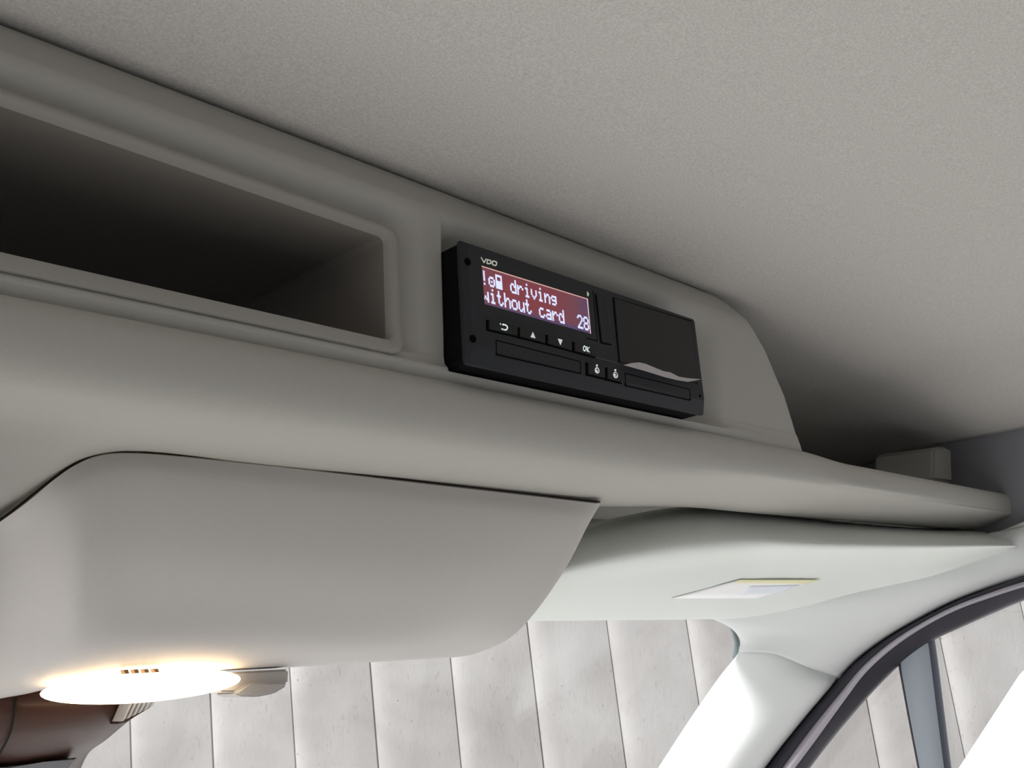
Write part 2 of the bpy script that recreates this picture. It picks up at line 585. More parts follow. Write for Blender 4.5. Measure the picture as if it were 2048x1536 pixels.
FONT = {
 '!': ['00100', '00100', '00100', '00100', '00100', '00000', '00100'],
 'o2': ['00000', '00000', '01110', '10001', '10101', '10001', '01110'],
 'card': ['11111', '10001', '10001', '11111', '11111', '11111', '11111'],
 'd': ['00001', '00001', '01101', '10011', '10001', '10001', '01111'],
 'r': ['00000', '00000', '10110', '11001', '10000', '10000', '10000'],
 'i': ['00100', '00000', '01100', '00100', '00100', '00100', '01110'],
 'v': ['00000', '00000', '10001', '10001', '10001', '01010', '00100'],
 'n': ['00000', '00000', '10110', '11001', '10001', '10001', '10001'],
 'g': ['00000', '00000', '01111', '10001', '01111', '00001', '01110'],
 'w': ['00000', '00000', '10001', '10001', '10101', '11011', '10001'],
 't': ['01000', '01000', '11100', '01000', '01000', '01001', '00110'],
 'h': ['10000', '10000', '10110', '11001', '10001', '10001', '10001'],
 'o': ['00000', '00000', '01110', '10001', '10001', '10001', '01110'],
 'u': ['00000', '00000', '10001', '10001', '10001', '10011', '01101'],
 'c': ['00000', '00000', '01110', '10000', '10000', '10001', '01110'],
 'a': ['00000', '00000', '01110', '00001', '01111', '10001', '01111'],
 '2': ['01110', '10001', '00001', '00010', '00100', '01000', '11111'],
 '8': ['01110', '10001', '10001', '01110', '10001', '10001', '01110'],
}
vs, fs = [], []


def dot(u0, v0, u1, v1):
    u0 = max(u0, 0.002); u1 = min(u1, 0.99)
    if u1 - u0 < 0.0005: return
    k = len(vs)
    for dy in (-0.0003, 0.0002):
        for (u, v) in ((u0, v0), (u1, v0), (u1, v1), (u0, v1)): vs.append(scr_pt(u, v, dy))
    fs.extend([(k, k+1, k+2, k+3), (k, k+1, k+5, k+4), (k+1, k+2, k+6, k+5), (k+2, k+3, k+7, k+6), (k+3, k, k+4, k+7)])


for li, line in enumerate([['!', 'o2', 'card', ' ', 'd', 'r', 'i', 'v', 'i', 'n', 'g'], list('without card') + [' ', ' ', '2', '8']]):
    v0, v1 = ((0.115, 0.49), (0.55, 0.935))[li]
    for ci, ch in enumerate(line):
        if ch == ' ': continue
        uc = 0.012 + 0.0632 * ci
        du = 0.0632 / 5.85
        dv = (v1 - v0) / 7
        for r_ in range(7):
            for c_ in range(5):
                if FONT[ch][r_][c_] == '1':
                    dot(uc + (c_ - 2.5) * du, v0 + r_ * dv, uc + (c_ - 1.5) * du * 1.0 + du * 0.03, v0 + (r_ + 1) * dv)
M_txt = mat('lcd_text', srgb(200, 205, 235), 0.5, emis=srgb(205, 214, 250), estr=1.0)
mesh('display_text', vs, fs, M_txt, dsp, smooth=False)


# strokes: raised print on the face
def strokes(name, lines, w, m, parent=None, polys=(), dy=-0.0011):
    vs, fs = [], []
    for ln in lines:
        pts = [face(*q, dy=dy) for q in ln]
        for a, b2 in zip(pts[:-1], pts[1:]):
            t = (b2 - a) / max(1e-9, np.linalg.norm(b2 - a))
            s = np.cross(t, [0, 1, 0]) * w / 2
            e_ = t * w * 0.35
            k = len(vs)
            for d in (0, 0.0003):
                for q in (a - s - e_, a + s - e_, b2 + s + e_, b2 - s + e_): vs.append(q + np.array([0, d, 0]))
            fs += [(k, k+1, k+2, k+3), (k, k+1, k+5, k+4), (k+1, k+2, k+6, k+5), (k+2, k+3, k+7, k+6), (k+3, k, k+4, k+7)]
    for pl in polys:
        pts = [face(*q, dy=dy) for q in pl]
        k = len(vs); n = len(pts)
        vs += pts + [p + np.array([0, 0.0003, 0]) for p in pts]
        fs.append(tuple(range(k, k+n)))
        for i in range(n): fs.append((k+i, k+(i+1) % n, k+n+(i+1) % n, k+n+i))
    return mesh(name, vs, fs, m, parent or tac, smooth=False)


strokes('logo', [[(349, 223), (368, 256), (382, 233)],
                 [(391, 237), (388, 262), (402, 265), (413, 262), (416, 250), (411, 243), (391, 237)],
                 [(426, 250), (424, 266), (428, 272), (446, 277), (452, 272), (455, 258), (450, 252), (432, 246), (426, 250)]], 0.00055, M_logo, dy=-0.0002)
strokes('bluetooth_mark', [[(1074, 456), (1078, 486)], [(1070, 466), (1083, 478)], [(1073, 482), (1082, 466)]], 0.0004, M_logo, dy=-0.0002)

btns = [('back', [(392, 648), (590, 697), (590, 762), (394, 714)]), ('up', [(602, 700), (778, 745), (780, 810), (604, 764)]),
        ('down', [(793, 750), (960, 792), (963, 860), (796, 812)]), ('ok', [(976, 797), (1122, 836), (1127, 904), (979, 862)]),
        ('one', [(1070, 940), (1185, 967), (1188, 1047), (1074, 1017)]), ('two', [(1201, 972), (1305, 1000), (1308, 1078), (1203, 1050)])]
B = {}
for k, q in btns:
    rec = slab('button_recess', [(q[0][0]-10, q[0][1]-2), (q[1][0]+2, q[1][1]-2), (q[2][0]+2, q[2][1]+8), (q[3][0]-10, q[3][1]+8)], 0.00005, M_hole, 0)
    B[k] = slab('button', q, 0.0010, M_black2, 0.0002)
tri = strokes('up_arrow', [], 0, M_print, B['up'], [[(691, 735), (708, 777), (676, 769)]], -0.0012)
tri = strokes('down_arrow', [], 0, M_print, B['down'], [[(862, 780), (893, 788), (880, 824)]], -0.0012)
arc = [(482, 716), (505, 722)] + [(505 + 15 * math.sin(a), 704 - 18 * math.cos(a) * -1) for a in [i * math.pi / 6 for i in range(0, 7)]]
arc = [(478, 714), (502, 721), (512, 718), (518, 706), (514, 694), (504, 687), (486, 684)]
strokes('back_arrow', [arc, [(469, 678), (472, 682)]], 0.0006, M_print, B['back'], [[(481, 683), (494, 676), (494, 692)]], -0.0012)
strokes('ok_letters', [[(1044, 830), (1037, 836), (1036, 852), (1041, 863), (1048, 862), (1054, 854), (1053, 838), (1044, 830)],
                       [(1061, 835), (1063, 868)], [(1076, 839), (1062, 853), (1077, 872)]], 0.0005, M_print, B['ok'], dy=-0.0012)


def driver(nm, cx, cy, par, two):
    oval = [(cx + 17 * math.cos(a) * (0.95 if math.sin(a) > 0 else 0.85), cy + 10 + 24 * math.sin(a) * (0.9 if math.sin(a) > 0 else 0.85) + 4 * math.cos(a)) for a in [i * math.pi / 8 for i in range(16)]]
    head = [(cx - 2 + 6 * math.cos(a), cy - 22 + 8 * math.sin(a)) for a in [i * math.pi / 5 for i in range(10)]]
    strokes('driver_mark', [], 0, M_print, par, [oval, head], -0.0012)
    if two: num = [[(cx - 6, cy + 2), (cx + 1, cy - 1), (cx + 6, cy + 4), (cx + 4, cy + 12), (cx, cy + 17), (cx + 1, cy + 22)]]
    else: num = [[(cx - 7, cy + 6), (cx + 2, cy + 2), (cx + 4, cy + 21)]]
    strokes('number', num, 0.00045, M_hole, par, dy=-0.00135)


driver('one', 1130, 985, B['one'], False)
driver('two', 1256, 1017, B['two'], True)

sl1 = groove('card_slot', [(450, 787), (1025, 932), (1029, 1014), (455, 884)], 0.00045, M_hole)
sl2 = groove('card_slot', [(1330, 1012), (1772, 1122), (1778, 1196), (1336, 1096)], 0.00045, M_hole)
prd = slab('printer_door', [(1250, 500), (1782, 662), (1812, 968), (1822, 1082), (1330, 945), (1290, 935)], 0.0007, M_black2, 0.0003)
groove('door_gap', [(1246, 496), (1786, 658), (1826, 1090)], 0.0006, M_hole, closed=False, d=0.0001)
groove('door_gap', [(1246, 496), (1290, 940)], 0.0004, M_hole, closed=False)
groove('battery_cover_gap', [(1112, 450), (1142, 792), (1068, 772)], 0.0004, M_hole, closed=False)
bat = slab('battery_cover', [(1130, 470), (1200, 490), (1232, 815), (1168, 800)], 0.0005, M_black2, 0.0003)
groove('battery_cover_gap', [(1126, 468), (1164, 804), (1238, 820)], 0.0006, M_hole, closed=False)
strokes('panel_edge', [[(1130, 905), (1278, 942)]], 0.0002, mat('panel_edge_pale', srgb(120, 112, 98), 0.4), dy=-0.0003)  # thin paler line along the panel edge


def disc(name, cx, cy, rr, m):
    p = face(cx, cy)
    poly = [p + np.array([rr * math.cos(a), -0.00015, rr * math.sin(a)]) for a in [i * math.pi / 6 for i in range(12)]]
    return prism(name, poly, (0, 0.0005, 0), m, tac, smooth=False)


for cx, cy in ((258, 250), (294, 776), (1791, 751), (1843, 1166)):
    disc('removal_hole', cx, cy, 0.0019 if cx < 1000 else 0.0010, M_hole)

# torn paper strip hanging out of the printer slot
pap = [(1323, 957), (1375, 944), (1430, 939), (1475, 949), (1530, 972), (1600, 1000), (1640, 1006), (1700, 1036), (1760, 1046), (1850, 1054), (1800, 1064), (1760, 1071), (1690, 1060), (1600, 1038), (1520, 1013), (1440, 989)]
hang = {0: 0.001, 9: 0.001, 10: 0.003, 11: 0.005, 12: 0.005, 13: 0.005, 14: 0.005, 15: 0.004}
pts = []
for i, (x, y) in enumerate(pap):
    px, py = Z1P(x, y)
    pts.append(P(px, py, Y=TF - 0.001 - hang.get(i, 0.0)))
nP = len(pts)
vs = pts + [p + np.array([0, 0.0002, 0.00015]) for p in pts]
fs = [(0, 1, 15), (1, 2, 15), (2, 3, 14, 15), (3, 4, 14), (4, 5, 13, 14), (5, 6, 13), (6, 7, 12, 13), (7, 8, 11, 12), (8, 9, 10, 11)]
fs += [tuple(nP + i for i in f[::-1]) for f in fs] + [(i, (i+1) % nP, nP + (i+1) % nP, nP + i) for i in range(nP)]
pp = mesh('paper_strip', vs, fs, M_paper, None, smooth=False)
tag(pp, 'torn white printer paper strip sticking out of the black driving recorder', 'paper')

# ------------------------------------------------------------------ roof light console (bottom left)
rl = empty('light_console', (0.27, 0.36, H0 + 0.03))
tag(rl, 'large rounded light grey roof console under the storage bin, with its reading light on', 'console')


def PR(l):
    return [P(x, y, Y=Y) for x, y, Y in l]


hrows = [
 PR([(-200, 1175, .352), (0, 1044, .346), (60, 1000, .343), (105, 962, .342), (145, 934, .342), (190, 914, .342), (245, 907, .342), (500, 928, .342), (850, 968, .342), (1150, 1002, .342), (1198, 1008, .342), (1190, 1010, .36), (1160, 1010, .41)]),
 PR([(-205, 1215, .372), (0, 1075, .364), (62, 1035, .353), (108, 1000, .3455), (150, 975, .3425), (195, 955, .3415), (250, 945, .3415), (500, 968, .342), (845, 1008, .343), (1140, 1035, .3440), (1178, 1043, .3475), (1170, 1043, .366), (1140, 1042, .415)]),
 PR([(-215, 1310, .405), (-5, 1170, .388), (62, 1135, .374), (110, 1115, .362), (155, 1100, .355), (200, 1090, .3535), (255, 1085, .3535), (500, 1100, .354), (830, 1125, .357), (1085, 1128, .362), (1132, 1132, .366), (1124, 1132, .384), (1100, 1130, .43)]),
 PR([(-225, 1380, .435), (-10, 1270, .416), (58, 1245, .400), (105, 1232, .386), (152, 1225, .376), (200, 1215, .3735), (258, 1210, .3735), (500, 1212, .374), (800, 1225, .380), (1010, 1215, .388), (1068, 1225, .394), (1060, 1226, .410), (1040, 1225, .45)]),
 PR([(-230, 1425, .455), (-12, 1345, .440), (55, 1328, .422), (100, 1316, .407), (150, 1306, .396), (200, 1297, .391), (262, 1290, .389), (500, 1285, .391), (770, 1285, .400), (940, 1265, .410), (1021, 1275, .418), (1005, 1268, .43), (990, 1268, .46)]),
 PR([(-232, 1445, .475), (-12, 1388, .462), (55, 1373, .447), (100, 1361, .432), (150, 1350, .420), (200, 1340, .414), (268, 1332, .412), (500, 1322, .413), (745, 1313, .424), (880, 1299, .435), (958, 1303, .445), (955, 1306, .45), (920, 1306, .47)]),
 PR([(-232, 1453, .500), (-12, 1401, .492), (55, 1387, .477), (100, 1376, .462), (150, 1366, .450), (200, 1356, .444), (270, 1347, .440), (500, 1339, .440), (735, 1325, .452), (850, 1318, .460), (880, 1316, .466), (875, 1316, .470), (865, 1315, .485)]),
 PR([(-232, 1448, .55), (-12, 1397, .55), (55, 1380, .55), (100, 1366, .55), (150, 1354, .55), (200, 1342, .55), (270, 1328, .54), (500, 1315, .54), (735, 1300, .54), (830, 1295, .54), (860, 1293, .54), (855, 1293, .54), (850, 1290, .545)]),
]
# the shell runs on past the frame towards the driver's side and rounds off there
for r_ in hrows:
    r_.insert(0, r_[0] + np.array([-0.16, -0.004, 0.0]))
    r_.insert(0, r_[0] + np.array([-0.035, 0.035, 0.012]))
hh = grid('console_shell', hrows, M_house, rl, nu=6, nv=6)

# dark seam bead between the two consoles: the shadow gap's floor
seam = [(-200, 1170, .352), (0, 1040, .346), (105, 958, .343), (145, 930, .343), (190, 910, .343), (245, 903, .343), (500, 924, .343), (850, 964, .343), (1150, 998, .343), (1200, 1004, .343)]


def tube(name, pts, r, m, parent=None, n=8, k=6, rad=None):
    c = cr(pts, k)
    vs, fs = [], []
    for i, p in enumerate(c):
        t = c[min(i+1, len(c)-1)] - c[max(i-1, 0)]
        t /= np.linalg.norm(t)
        u = np.cross(t, [0, 0.3, 1]); u /= np.linalg.norm(u)
        v = np.cross(t, u)
        rr = r if rad is None else np.interp(i / (len(c)-1), [a[0] for a in rad], [a[1] for a in rad])
        for j in range(n):
            a = 2 * math.pi * j / n
            vs.append(p + rr * (math.cos(a) * u + math.sin(a) * v))
    for i in range(len(c) - 1):
        for j in range(n):
            fs.append((i*n+j, i*n+(j+1) % n, (i+1)*n+(j+1) % n, (i+1)*n+j))
    fs.append(tuple(range(n))); fs.append(tuple(range((len(c)-1)*n, len(c)*n)))
    return mesh(name, vs, fs, m, parent)


tube('seam_gasket', PR(seam), 0.00045, M_dark, rl)

# lens: elongated bulge under the shell
lc = P(292, 1372, Y=0.432)


def ellipsoid(name, c, ax, m, parent, nu=40, nv=20, rot=0.0, pw=1.0):
    vs, fs = [], []
    for i in range(nv + 1):
        th = math.pi * i / nv
        for j in range(nu):
            ph = 2 * math.pi * j / nu
            x = ax[0] * math.sin(th) * math.cos(ph); y = ax[1] * math.sin(th) * math.sin(ph); z = ax[2] * math.cos(th)
            vs.append(c + np.array([x * math.cos(rot) - y * math.sin(rot), x * math.sin(rot) + y * math.cos(rot), z]))
    for i in range(nv):
        for j in range(nu):
            fs.append((i*nu+j, i*nu+(j+1) % nu, (i+1)*nu+(j+1) % nu, (i+1)*nu+j))
    me = bpy.data.meshes.new(name)
    me.from_pydata([tuple(v) for v in vs], [], fs)
    bm = bmesh.new(); bm.from_mesh(me); bmesh.ops.remove_doubles(bm, verts=bm.verts, dist=1e-6); bmesh.ops.recalc_face_normals(bm, faces=bm.faces)
    bm.to_mesh(me); bm.free()
    return link(name, me, m, parent)


lens = ellipsoid('lamp_lens', lc, (0.0445, 0.028, 0.0070), M_lens, rl)
tag(lens, 'glowing warm white lens')
# switch block at the lens end
sw = prism('switch', PR([(468, 1386, .428), (500, 1365, .428), (574, 1364, .428), (575, 1372, .428), (548, 1388, .428), (515, 1394, .428), (480, 1393, .428)]), (0.0, 0.02, 0.0), M_house, rl, 0.0012, 3)
sw2 = prism('switch_base', PR([(440, 1345, .430), (578, 1338, .430), (577, 1368, .430), (500, 1370, .430), (470, 1385, .430), (440, 1385, .430)]), (0, 0.02, 0), M_house, rl, 0.001, 2)
for i in range(4):
    x = 248 + i * 20
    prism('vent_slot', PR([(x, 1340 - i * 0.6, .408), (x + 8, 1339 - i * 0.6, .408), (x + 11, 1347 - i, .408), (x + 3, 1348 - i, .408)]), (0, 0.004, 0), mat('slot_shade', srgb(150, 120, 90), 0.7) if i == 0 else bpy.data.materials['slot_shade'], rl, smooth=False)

# ------------------------------------------------------------------ mirror mount cover (bottom left corner)
mm = empty('mirror_mount', (0.2, 0.52, H0 - 0.04))
tag(mm, 'dark brownish plastic mirror mount hanging below the roof console', 'mirror mount')
mr = [
 PR([(-160, 1360, .50), (-60, 1370, .49), (40, 1378, .485), (120, 1380, .485), (200, 1385, .49), (262, 1390, .50), (300, 1395, .515)]),
 PR([(-160, 1420, .505), (-60, 1415, .49), (40, 1412, .482), (120, 1410, .482), (200, 1410, .488), (255, 1415, .50), (285, 1420, .515)]),
 PR([(-160, 1470, .51), (-60, 1460, .495), (35, 1452, .486), (110, 1448, .486), (180, 1445, .492), (225, 1445, .502), (250, 1448, .52)]),
 PR([(-170, 1510, .525), (-70, 1500, .508), (20, 1490, .498), (85, 1485, .498), (150, 1480, .504), (190, 1480, .514), (212, 1480, .53)]),
 PR([(-180, 1560, .545), (-80, 1548, .53), (5, 1535, .52), (70, 1526, .52), (128, 1518, .525), (165, 1508, .535), (180, 1503, .55)]),
 PR([(-190, 1600, .57), (-90, 1590, .56), (-5, 1575, .555), (60, 1565, .555), (115, 1558, .56), (150, 1548, .57), (160, 1540, .58)]),
]
grid('mount_cover', mr, M_mir, mm, nu=5, nv=5, solid=0.003)
tube('cover_seam', PR([(32, 1395, .482), (27, 1430, .482), (20, 1465, .487), (-2, 1510, .50)]), 0.0006, M_dark, mm)
# pale ribbed vent at the side
for i in range(6):
    x = 262 + i * 9
    prism('vent_rib', PR([(x, 1402, .478), (x + 5, 1402, .478), (x + 1 - 14 + i * 2.2, 1440 - i * 5.5, .486), (x - 4 - 14 + i * 2.2, 1443 - i * 5.5, .486)]), (0, 0.012, 0), M_house, mm, smooth=False)
prism('vent_back', PR([(252, 1402, .484), (312, 1402, .484), (302, 1414, .490), (252, 1444, .492), (236, 1448, .492)]), (0, 0.01, 0), M_mir, mm, smooth=False)
# mirror body rim below
prism('mirror_rim', PR([(5, 1534, .512), (90, 1524, .512), (160, 1513, .518), (150, 1522, .518), (125, 1560, .522), (-60, 1580, .512), (-60, 1542, .512)]), (0, 0.02, -0.004), mat('mirror_rim_plastic', srgb(120, 124, 132), 0.35, spec=0.4), mm, 0.0012, 2)

# ------------------------------------------------------------------ sun visor
vz = empty('sun_visor', (0.65, 0.40, H0 + 0.05))
tag(vz, 'off-white padded sun visor folded up right of the roof console', 'sun visor')
vrows = [
 PR([(1040, 1090, .46), (1180, 1048, .45), (1330, 1017, .45), (1400, 1013, .45), (1460, 1013, .44), (1560, 1025, .43), (1650, 1038, .42), (1850, 1055, .385), (1960, 1060, .34), (2015, 1078, .31)]),
 PR([(1040, 1105, .410), (1180, 1062, .400), (1330, 1030, .392), (1400, 1025, .390), (1460, 1026, .386), (1560, 1038, .373), (1650, 1050, .361), (1850, 1066, .335), (1960, 1074, .314), (2018, 1082, .299)]),
 PR([(1032, 1135, .393), (1160, 1095, .383), (1325, 1057, .377), (1400, 1050, .374), (1475, 1050, .371), (1570, 1058, .358), (1660, 1068, .346), (1860, 1079, .322), (1965, 1084, .305), (2024, 1087, .296)]),
 PR([(1025, 1172, .384), (1133, 1140, .373), (1300, 1105, .366), (1400, 1090, .363), (1500, 1083, .360), (1590, 1086, .346), (1675, 1089, .336), (1870, 1092, .315), (1975, 1091, .3005), (2029, 1091, .2935)]),
 PR([(1010, 1200, .43), (1105, 1178, .415), (1290, 1150, .410), (1400, 1135, .408), (1500, 1125, .402), (1600, 1120, .385), (1690, 1115, .367), (1875, 1107, .330), (1980, 1097, .306), (2031, 1093, .2945)]),
 PR([(1000, 1225, .475), (1080, 1215, .465), (1270, 1200, .463), (1400, 1190, .462), (1500, 1180, .450), (1610, 1165, .425), (1700, 1148, .398), (1875, 1125, .345), (1980, 1104, .312), (2030, 1095, .2955)]),
 PR([(990, 1241, .512), (1060, 1240, .512), (1250, 1238, .515), (1380, 1236, .518), (1480, 1232, .502), (1600, 1211, .458), (1700, 1184, .420), (1860, 1150, .358), (1975, 1113, .316), (2026, 1098, .297)]),
 PR([(990, 1243, .520), (1060, 1242, .520), (1250, 1240, .523), (1380, 1238.5, .526), (1490, 1234, .512), (1606, 1212, .468), (1706, 1185, .430), (1862, 1151, .366), (1976, 1113, .324), (2025, 1098, .302)]),
 PR([(990, 1236, .530), (1060, 1235, .530), (1250, 1233, .533), (1380, 1231, .536), (1480, 1226, .522), (1590, 1205, .478), (1690, 1178, .440), (1850, 1144, .376), (1970, 1108, .334), (2015, 1096, .308)]),
]
grid('visor_pad', vrows, M_visor, vz, nu=6, nv=5)
# warning label on the pad, lying on the pad plane between rows 5 and 7


def visY(px, py):
    pts = [((x, y), Y) for row in ([(1105, 1178, .415), (1290, 1150, .410), (1400, 1135, .408), (1500, 1125, .402), (1600, 1120, .385), (1690, 1115, .367)],
                                   [(1080, 1215, .465), (1270, 1200, .463), (1400, 1190, .462), (1500, 1180, .450), (1610, 1165, .425), (1700, 1148, .398)],
                                   [(1060, 1240, .512), (1250, 1238, .515), (1380, 1236, .518), (1480, 1232, .502), (1600, 1211, .458), (1700, 1184, .420)]) for x, y, Y in [row[0]]]
    r1 = [(1105, 1178, .415), (1290, 1150, .410), (1400, 1135, .408), (1500, 1125, .402), (1600, 1120, .385), (1690, 1115, .367)]
    r2 = [(1080, 1215, .465), (1270, 1200, .463), (1400, 1190, .462), (1500, 1180, .450), (1610, 1165, .425), (1700, 1148, .398)]
    r3 = [(1060, 1240, .512), (1250, 1238, .515), (1380, 1236, .518), (1480, 1232, .502), (1600, 1211, .458), (1700, 1184, .420)]
    f = lambda r: (np.interp(px, [a[0] for a in r], [a[1] for a in r]), np.interp(px, [a[0] for a in r], [a[2] for a in r]))
    ps = [f(r1), f(r2), f(r3)]
    return float(np.interp(py, [p[0] for p in ps], [p[1] for p in ps]))


def sticker(name, tl, tr, br, bl, m, parent, lift, n=10):
    rows = []
    for i in range(5):
        v = i / 4
        row = []
        for j in range(n + 1):
            u = j / n
            x = (tl[0]*(1-u) + tr[0]*u) * (1-v) + (bl[0]*(1-u) + br[0]*u) * v
            y = (tl[1]*(1-u) + tr[1]*u) * (1-v) + (bl[1]*(1-u) + br[1]*u) * v
            row.append(P(x, y, Y=visY(x, y) - lift))
        rows.append(row)
    return grid(name, rows, m, parent, nu=1, nv=1, solid=0.0004)


sticker('warning_label', (1480, 1160), (1640, 1160), (1512, 1197), (1343, 1197), M_label, vz, 0.0020)
sticker('yellow_band', (1480, 1160), (1640, 1160), (1615, 1168), (1470, 1166), M_yel, vz, 0.0026)
sticker('label_print', (1500, 1172), (1600, 1170), (1560, 1186), (1480, 1190), M_blue, vz, 0.0026)

# ------------------------------------------------------------------ windscreen pillar trim
PX = lambda l: [P(x, y, X=X) for x, y, X in l]
pt = empty('pillar_trim', (0.93, 0.60, H0 - 0.15))
tag(pt, 'white sunlit pillar trim between the windscreen and the door window', 'pillar trim')
low = [
 PX([(1180, 1740, .92), (1190, 1740, .905), (1300, 1740, .905), (1370, 1740, .93), (1390, 1745, .985)]),
 PX([(1316, 1536, .915), (1324, 1536, .900), (1435, 1536, .905), (1505, 1536, .938), (1532, 1536, .985)]),
 PX([(1384, 1432, .910), (1392, 1432, .895), (1500, 1432, .900), (1582, 1435, .935), (1613, 1434, .985)]),
 PX([(1440, 1352, .900), (1449, 1354, .885), (1528, 1350, .893), (1625, 1365, .932), (1668, 1370, .985)]),
 PX([(1478, 1302, .897), (1487, 1303, .881), (1545, 1306, .893), (1618, 1334, .933), (1682, 1354, .988)]),
 PX([(1478, 1294, .899), (1487, 1294, .883), (1547, 1297, .895), (1624, 1324, .935), (1692, 1342, .990)]),
]
grid('lower_trim', low, M_pill, pt, nu=6, nv=6, solid=0.002)
upp = [
 PX([(1477, 1302, .894), (1486, 1304, .876), (1545, 1307, .8875), (1617, 1335, .9275), (1681, 1355, .984)]),
 PX([(1480, 1285, .893), (1490, 1285, .876), (1560, 1285, .889), (1650, 1305, .928), (1722, 1315, .985)]),
 PX([(1468, 1262, .875), (1480, 1264, .868), (1570, 1268, .888), (1680, 1275, .928), (1780, 1274, .985)]),
 PX([(1430, 1240, .840), (1450, 1246, .838), (1585, 1245, .880), (1720, 1245, .928), (1845, 1237, .985)]),
 PX([(1400, 1228, .820), (1430, 1228, .825), (1610, 1215, .875), (1780, 1208, .930), (1906, 1206, .985)]),
 PX([(1500, 1195, .86), (1560, 1195, .87), (1700, 1180, .90), (1860, 1170, .945), (1969, 1181, .985)]),
 PX([(1700, 1150, .91), (1740, 1150, .92), (1850, 1135, .945), (1960, 1125, .968), (2048, 1153, .985)]),
 PX([(1900, 1100, .95), (1930, 1100, .955), (2000, 1085, .97), (2060, 1085, .982), (2140, 1128, .985)]),
 PX([(1980, 1065, .975), (2010, 1060, .98), (2060, 1050, .985), (2130, 1050, .99), (2250, 1105, .99)]),
]
grid('upper_trim', upp, M_pill, pt, nu=6, nv=6, solid=0.002)
prism('trim_flange', PX([(1978, 1069, .985), (2010, 1058, .985), (2060, 1038, .985), (2060, 1052, .985), (2010, 1066, .985), (1995, 1071, .985)]), (0.01, 0, 0), M_pill, pt, 0.001, 2)

# black frit / glass edge at the windscreen corner
sg = prism('trim_1', PX([(1462, 1250, .90), (1474, 1257, .90), (1486, 1270, .90), (1492, 1290, .90), (1488, 1305, .90), (1476, 1318, .90), (1470, 1315, .90), (1474, 1300, .90), (1475, 1285, .90), (1470, 1265, .90)]), (0.01, 0.01, 0), mat('glass_edge_frit', srgb(92, 104, 104), 0.5))
tag(sg, kind='structure')

# ------------------------------------------------------------------ door seal, frame, divider
ds = empty('door_seal', (0.98, 0.45, H0 - 0.05))
tag(ds, 'black rubber door seal curving round the top corner of the door opening', 'door seal')
up = [(2250, 1100), (2140, 1127), (2048, 1152), (1969, 1179), (1906, 1204), (1843, 1236), (1780, 1272), (1716, 1318), (1663, 1372), (1596, 1451), (1530, 1536), (1395, 1720)]
mid = [(2250, 1118), (2140, 1143), (2048, 1165), (1975, 1188), (1912, 1211), (1846, 1244), (1785, 1282), (1726, 1332), (1680, 1386), (1615, 1467), (1553, 1552), (1430, 1720)]
lo_ = [(2250, 1132), (2140, 1154), (2048, 1173), (1975, 1197), (1914, 1220), (1850, 1253), (1790, 1293), (1732, 1345), (1689, 1401), (1632, 1480), (1576, 1555), (1455, 1720)]
outr = [(2250, 1146), (2140, 1170), (2048, 1197), (1969, 1230), (1915, 1254), (1868, 1276), (1811, 1315), (1760, 1363), (1715, 1412), (1658, 1480), (1603, 1553), (1490, 1720)]


def rowX(l, X): return [P(x, y, X=X) for x, y in l]


grid('seal_lip', [rowX(up, 0.985), rowX([(a[0]*.6+b_[0]*.4, a[1]*.6+b_[1]*.4 - 0.5) for a, b_ in zip(up, mid)], 0.975), rowX(mid, 0.975)], M_rub, ds, nu=6, nv=4, solid=0.003)
grid('seal_highlight_bead', [rowX(mid, 0.975), rowX([((a[0]+b_[0])/2, (a[1]+b_[1])/2) for a, b_ in zip(mid, lo_)], 0.970), rowX(lo_, 0.976)], M_rub_hl, ds, nu=6, nv=4, solid=0.003)  # rib coloured pale to draw the highlight on the black rubber

door = empty('door_1', (1.0, 0.4, H0 - 0.1)); tag(door, kind='structure')
grid('door_frame', [rowX(lo_, 0.980), rowX([((a[0]+b_[0])/2, (a[1]+b_[1])/2) for a, b_ in zip(lo_, outr)], 0.990), rowX(outr, 1.003),
                    rowX([(x + 3, y + 3) for x, y in outr], 1.02)], M_rub, door, nu=6, nv=4, solid=0.004)
bl = [(1780, 1305), (1796, 1312), (1803, 1345), (1815, 1410), (1839, 1536), (1875, 1720)]
bm_ = [(1850, 1262), (1855, 1280), (1862, 1330), (1872, 1410), (1888, 1536), (1912, 1720)]
br_ = [(1868, 1262), (1870, 1280), (1877, 1330), (1887, 1410), (1903, 1536), (1928, 1720)]
dr = empty('divider_bar'); dr.parent = door; dr.location = (0, 0, 0)
grid('bar_face', [rowX(bl, 1.010), rowX([(x + 3, y) for x, y in bl], 1.006), rowX([(x - 5, y) for x, y in bm_], 1.006), rowX(bm_, 1.008)], M_bar, dr, nu=5, nv=1, solid=0.008)
grid('bar_edge', [rowX(bm_, 1.008), rowX([(x - 3, y) for x, y in br_], 1.016), rowX(br_, 1.02)], mat('bar_edge_paint', srgb(88, 92, 104), 0.5), dr, nu=5, nv=1, solid=0.006)
grid('bar_gasket', [rowX([(x - 4, y) for x, y in bl], 1.018), rowX([(x + 1, y) for x, y in bl], 1.012)], M_rub, dr, nu=5, nv=1, solid=0.004)
pane = box('pane', 1.022, 1.026, -0.3, 0.95, -0.55, 0.07, M_glass, door)

# windscreen
win = empty('window_1', (0.1, 0.6, H0)); tag(win, kind='structure')
prism('pane', [Q(-0.86, 0.565, 0.03), Q(0.985, 0.565, 0.03), Q(0.985, 1.35, -0.50), Q(-0.86, 1.35, -0.50)], (0, 0.003, 0.004), M_glass, win, smooth=False)

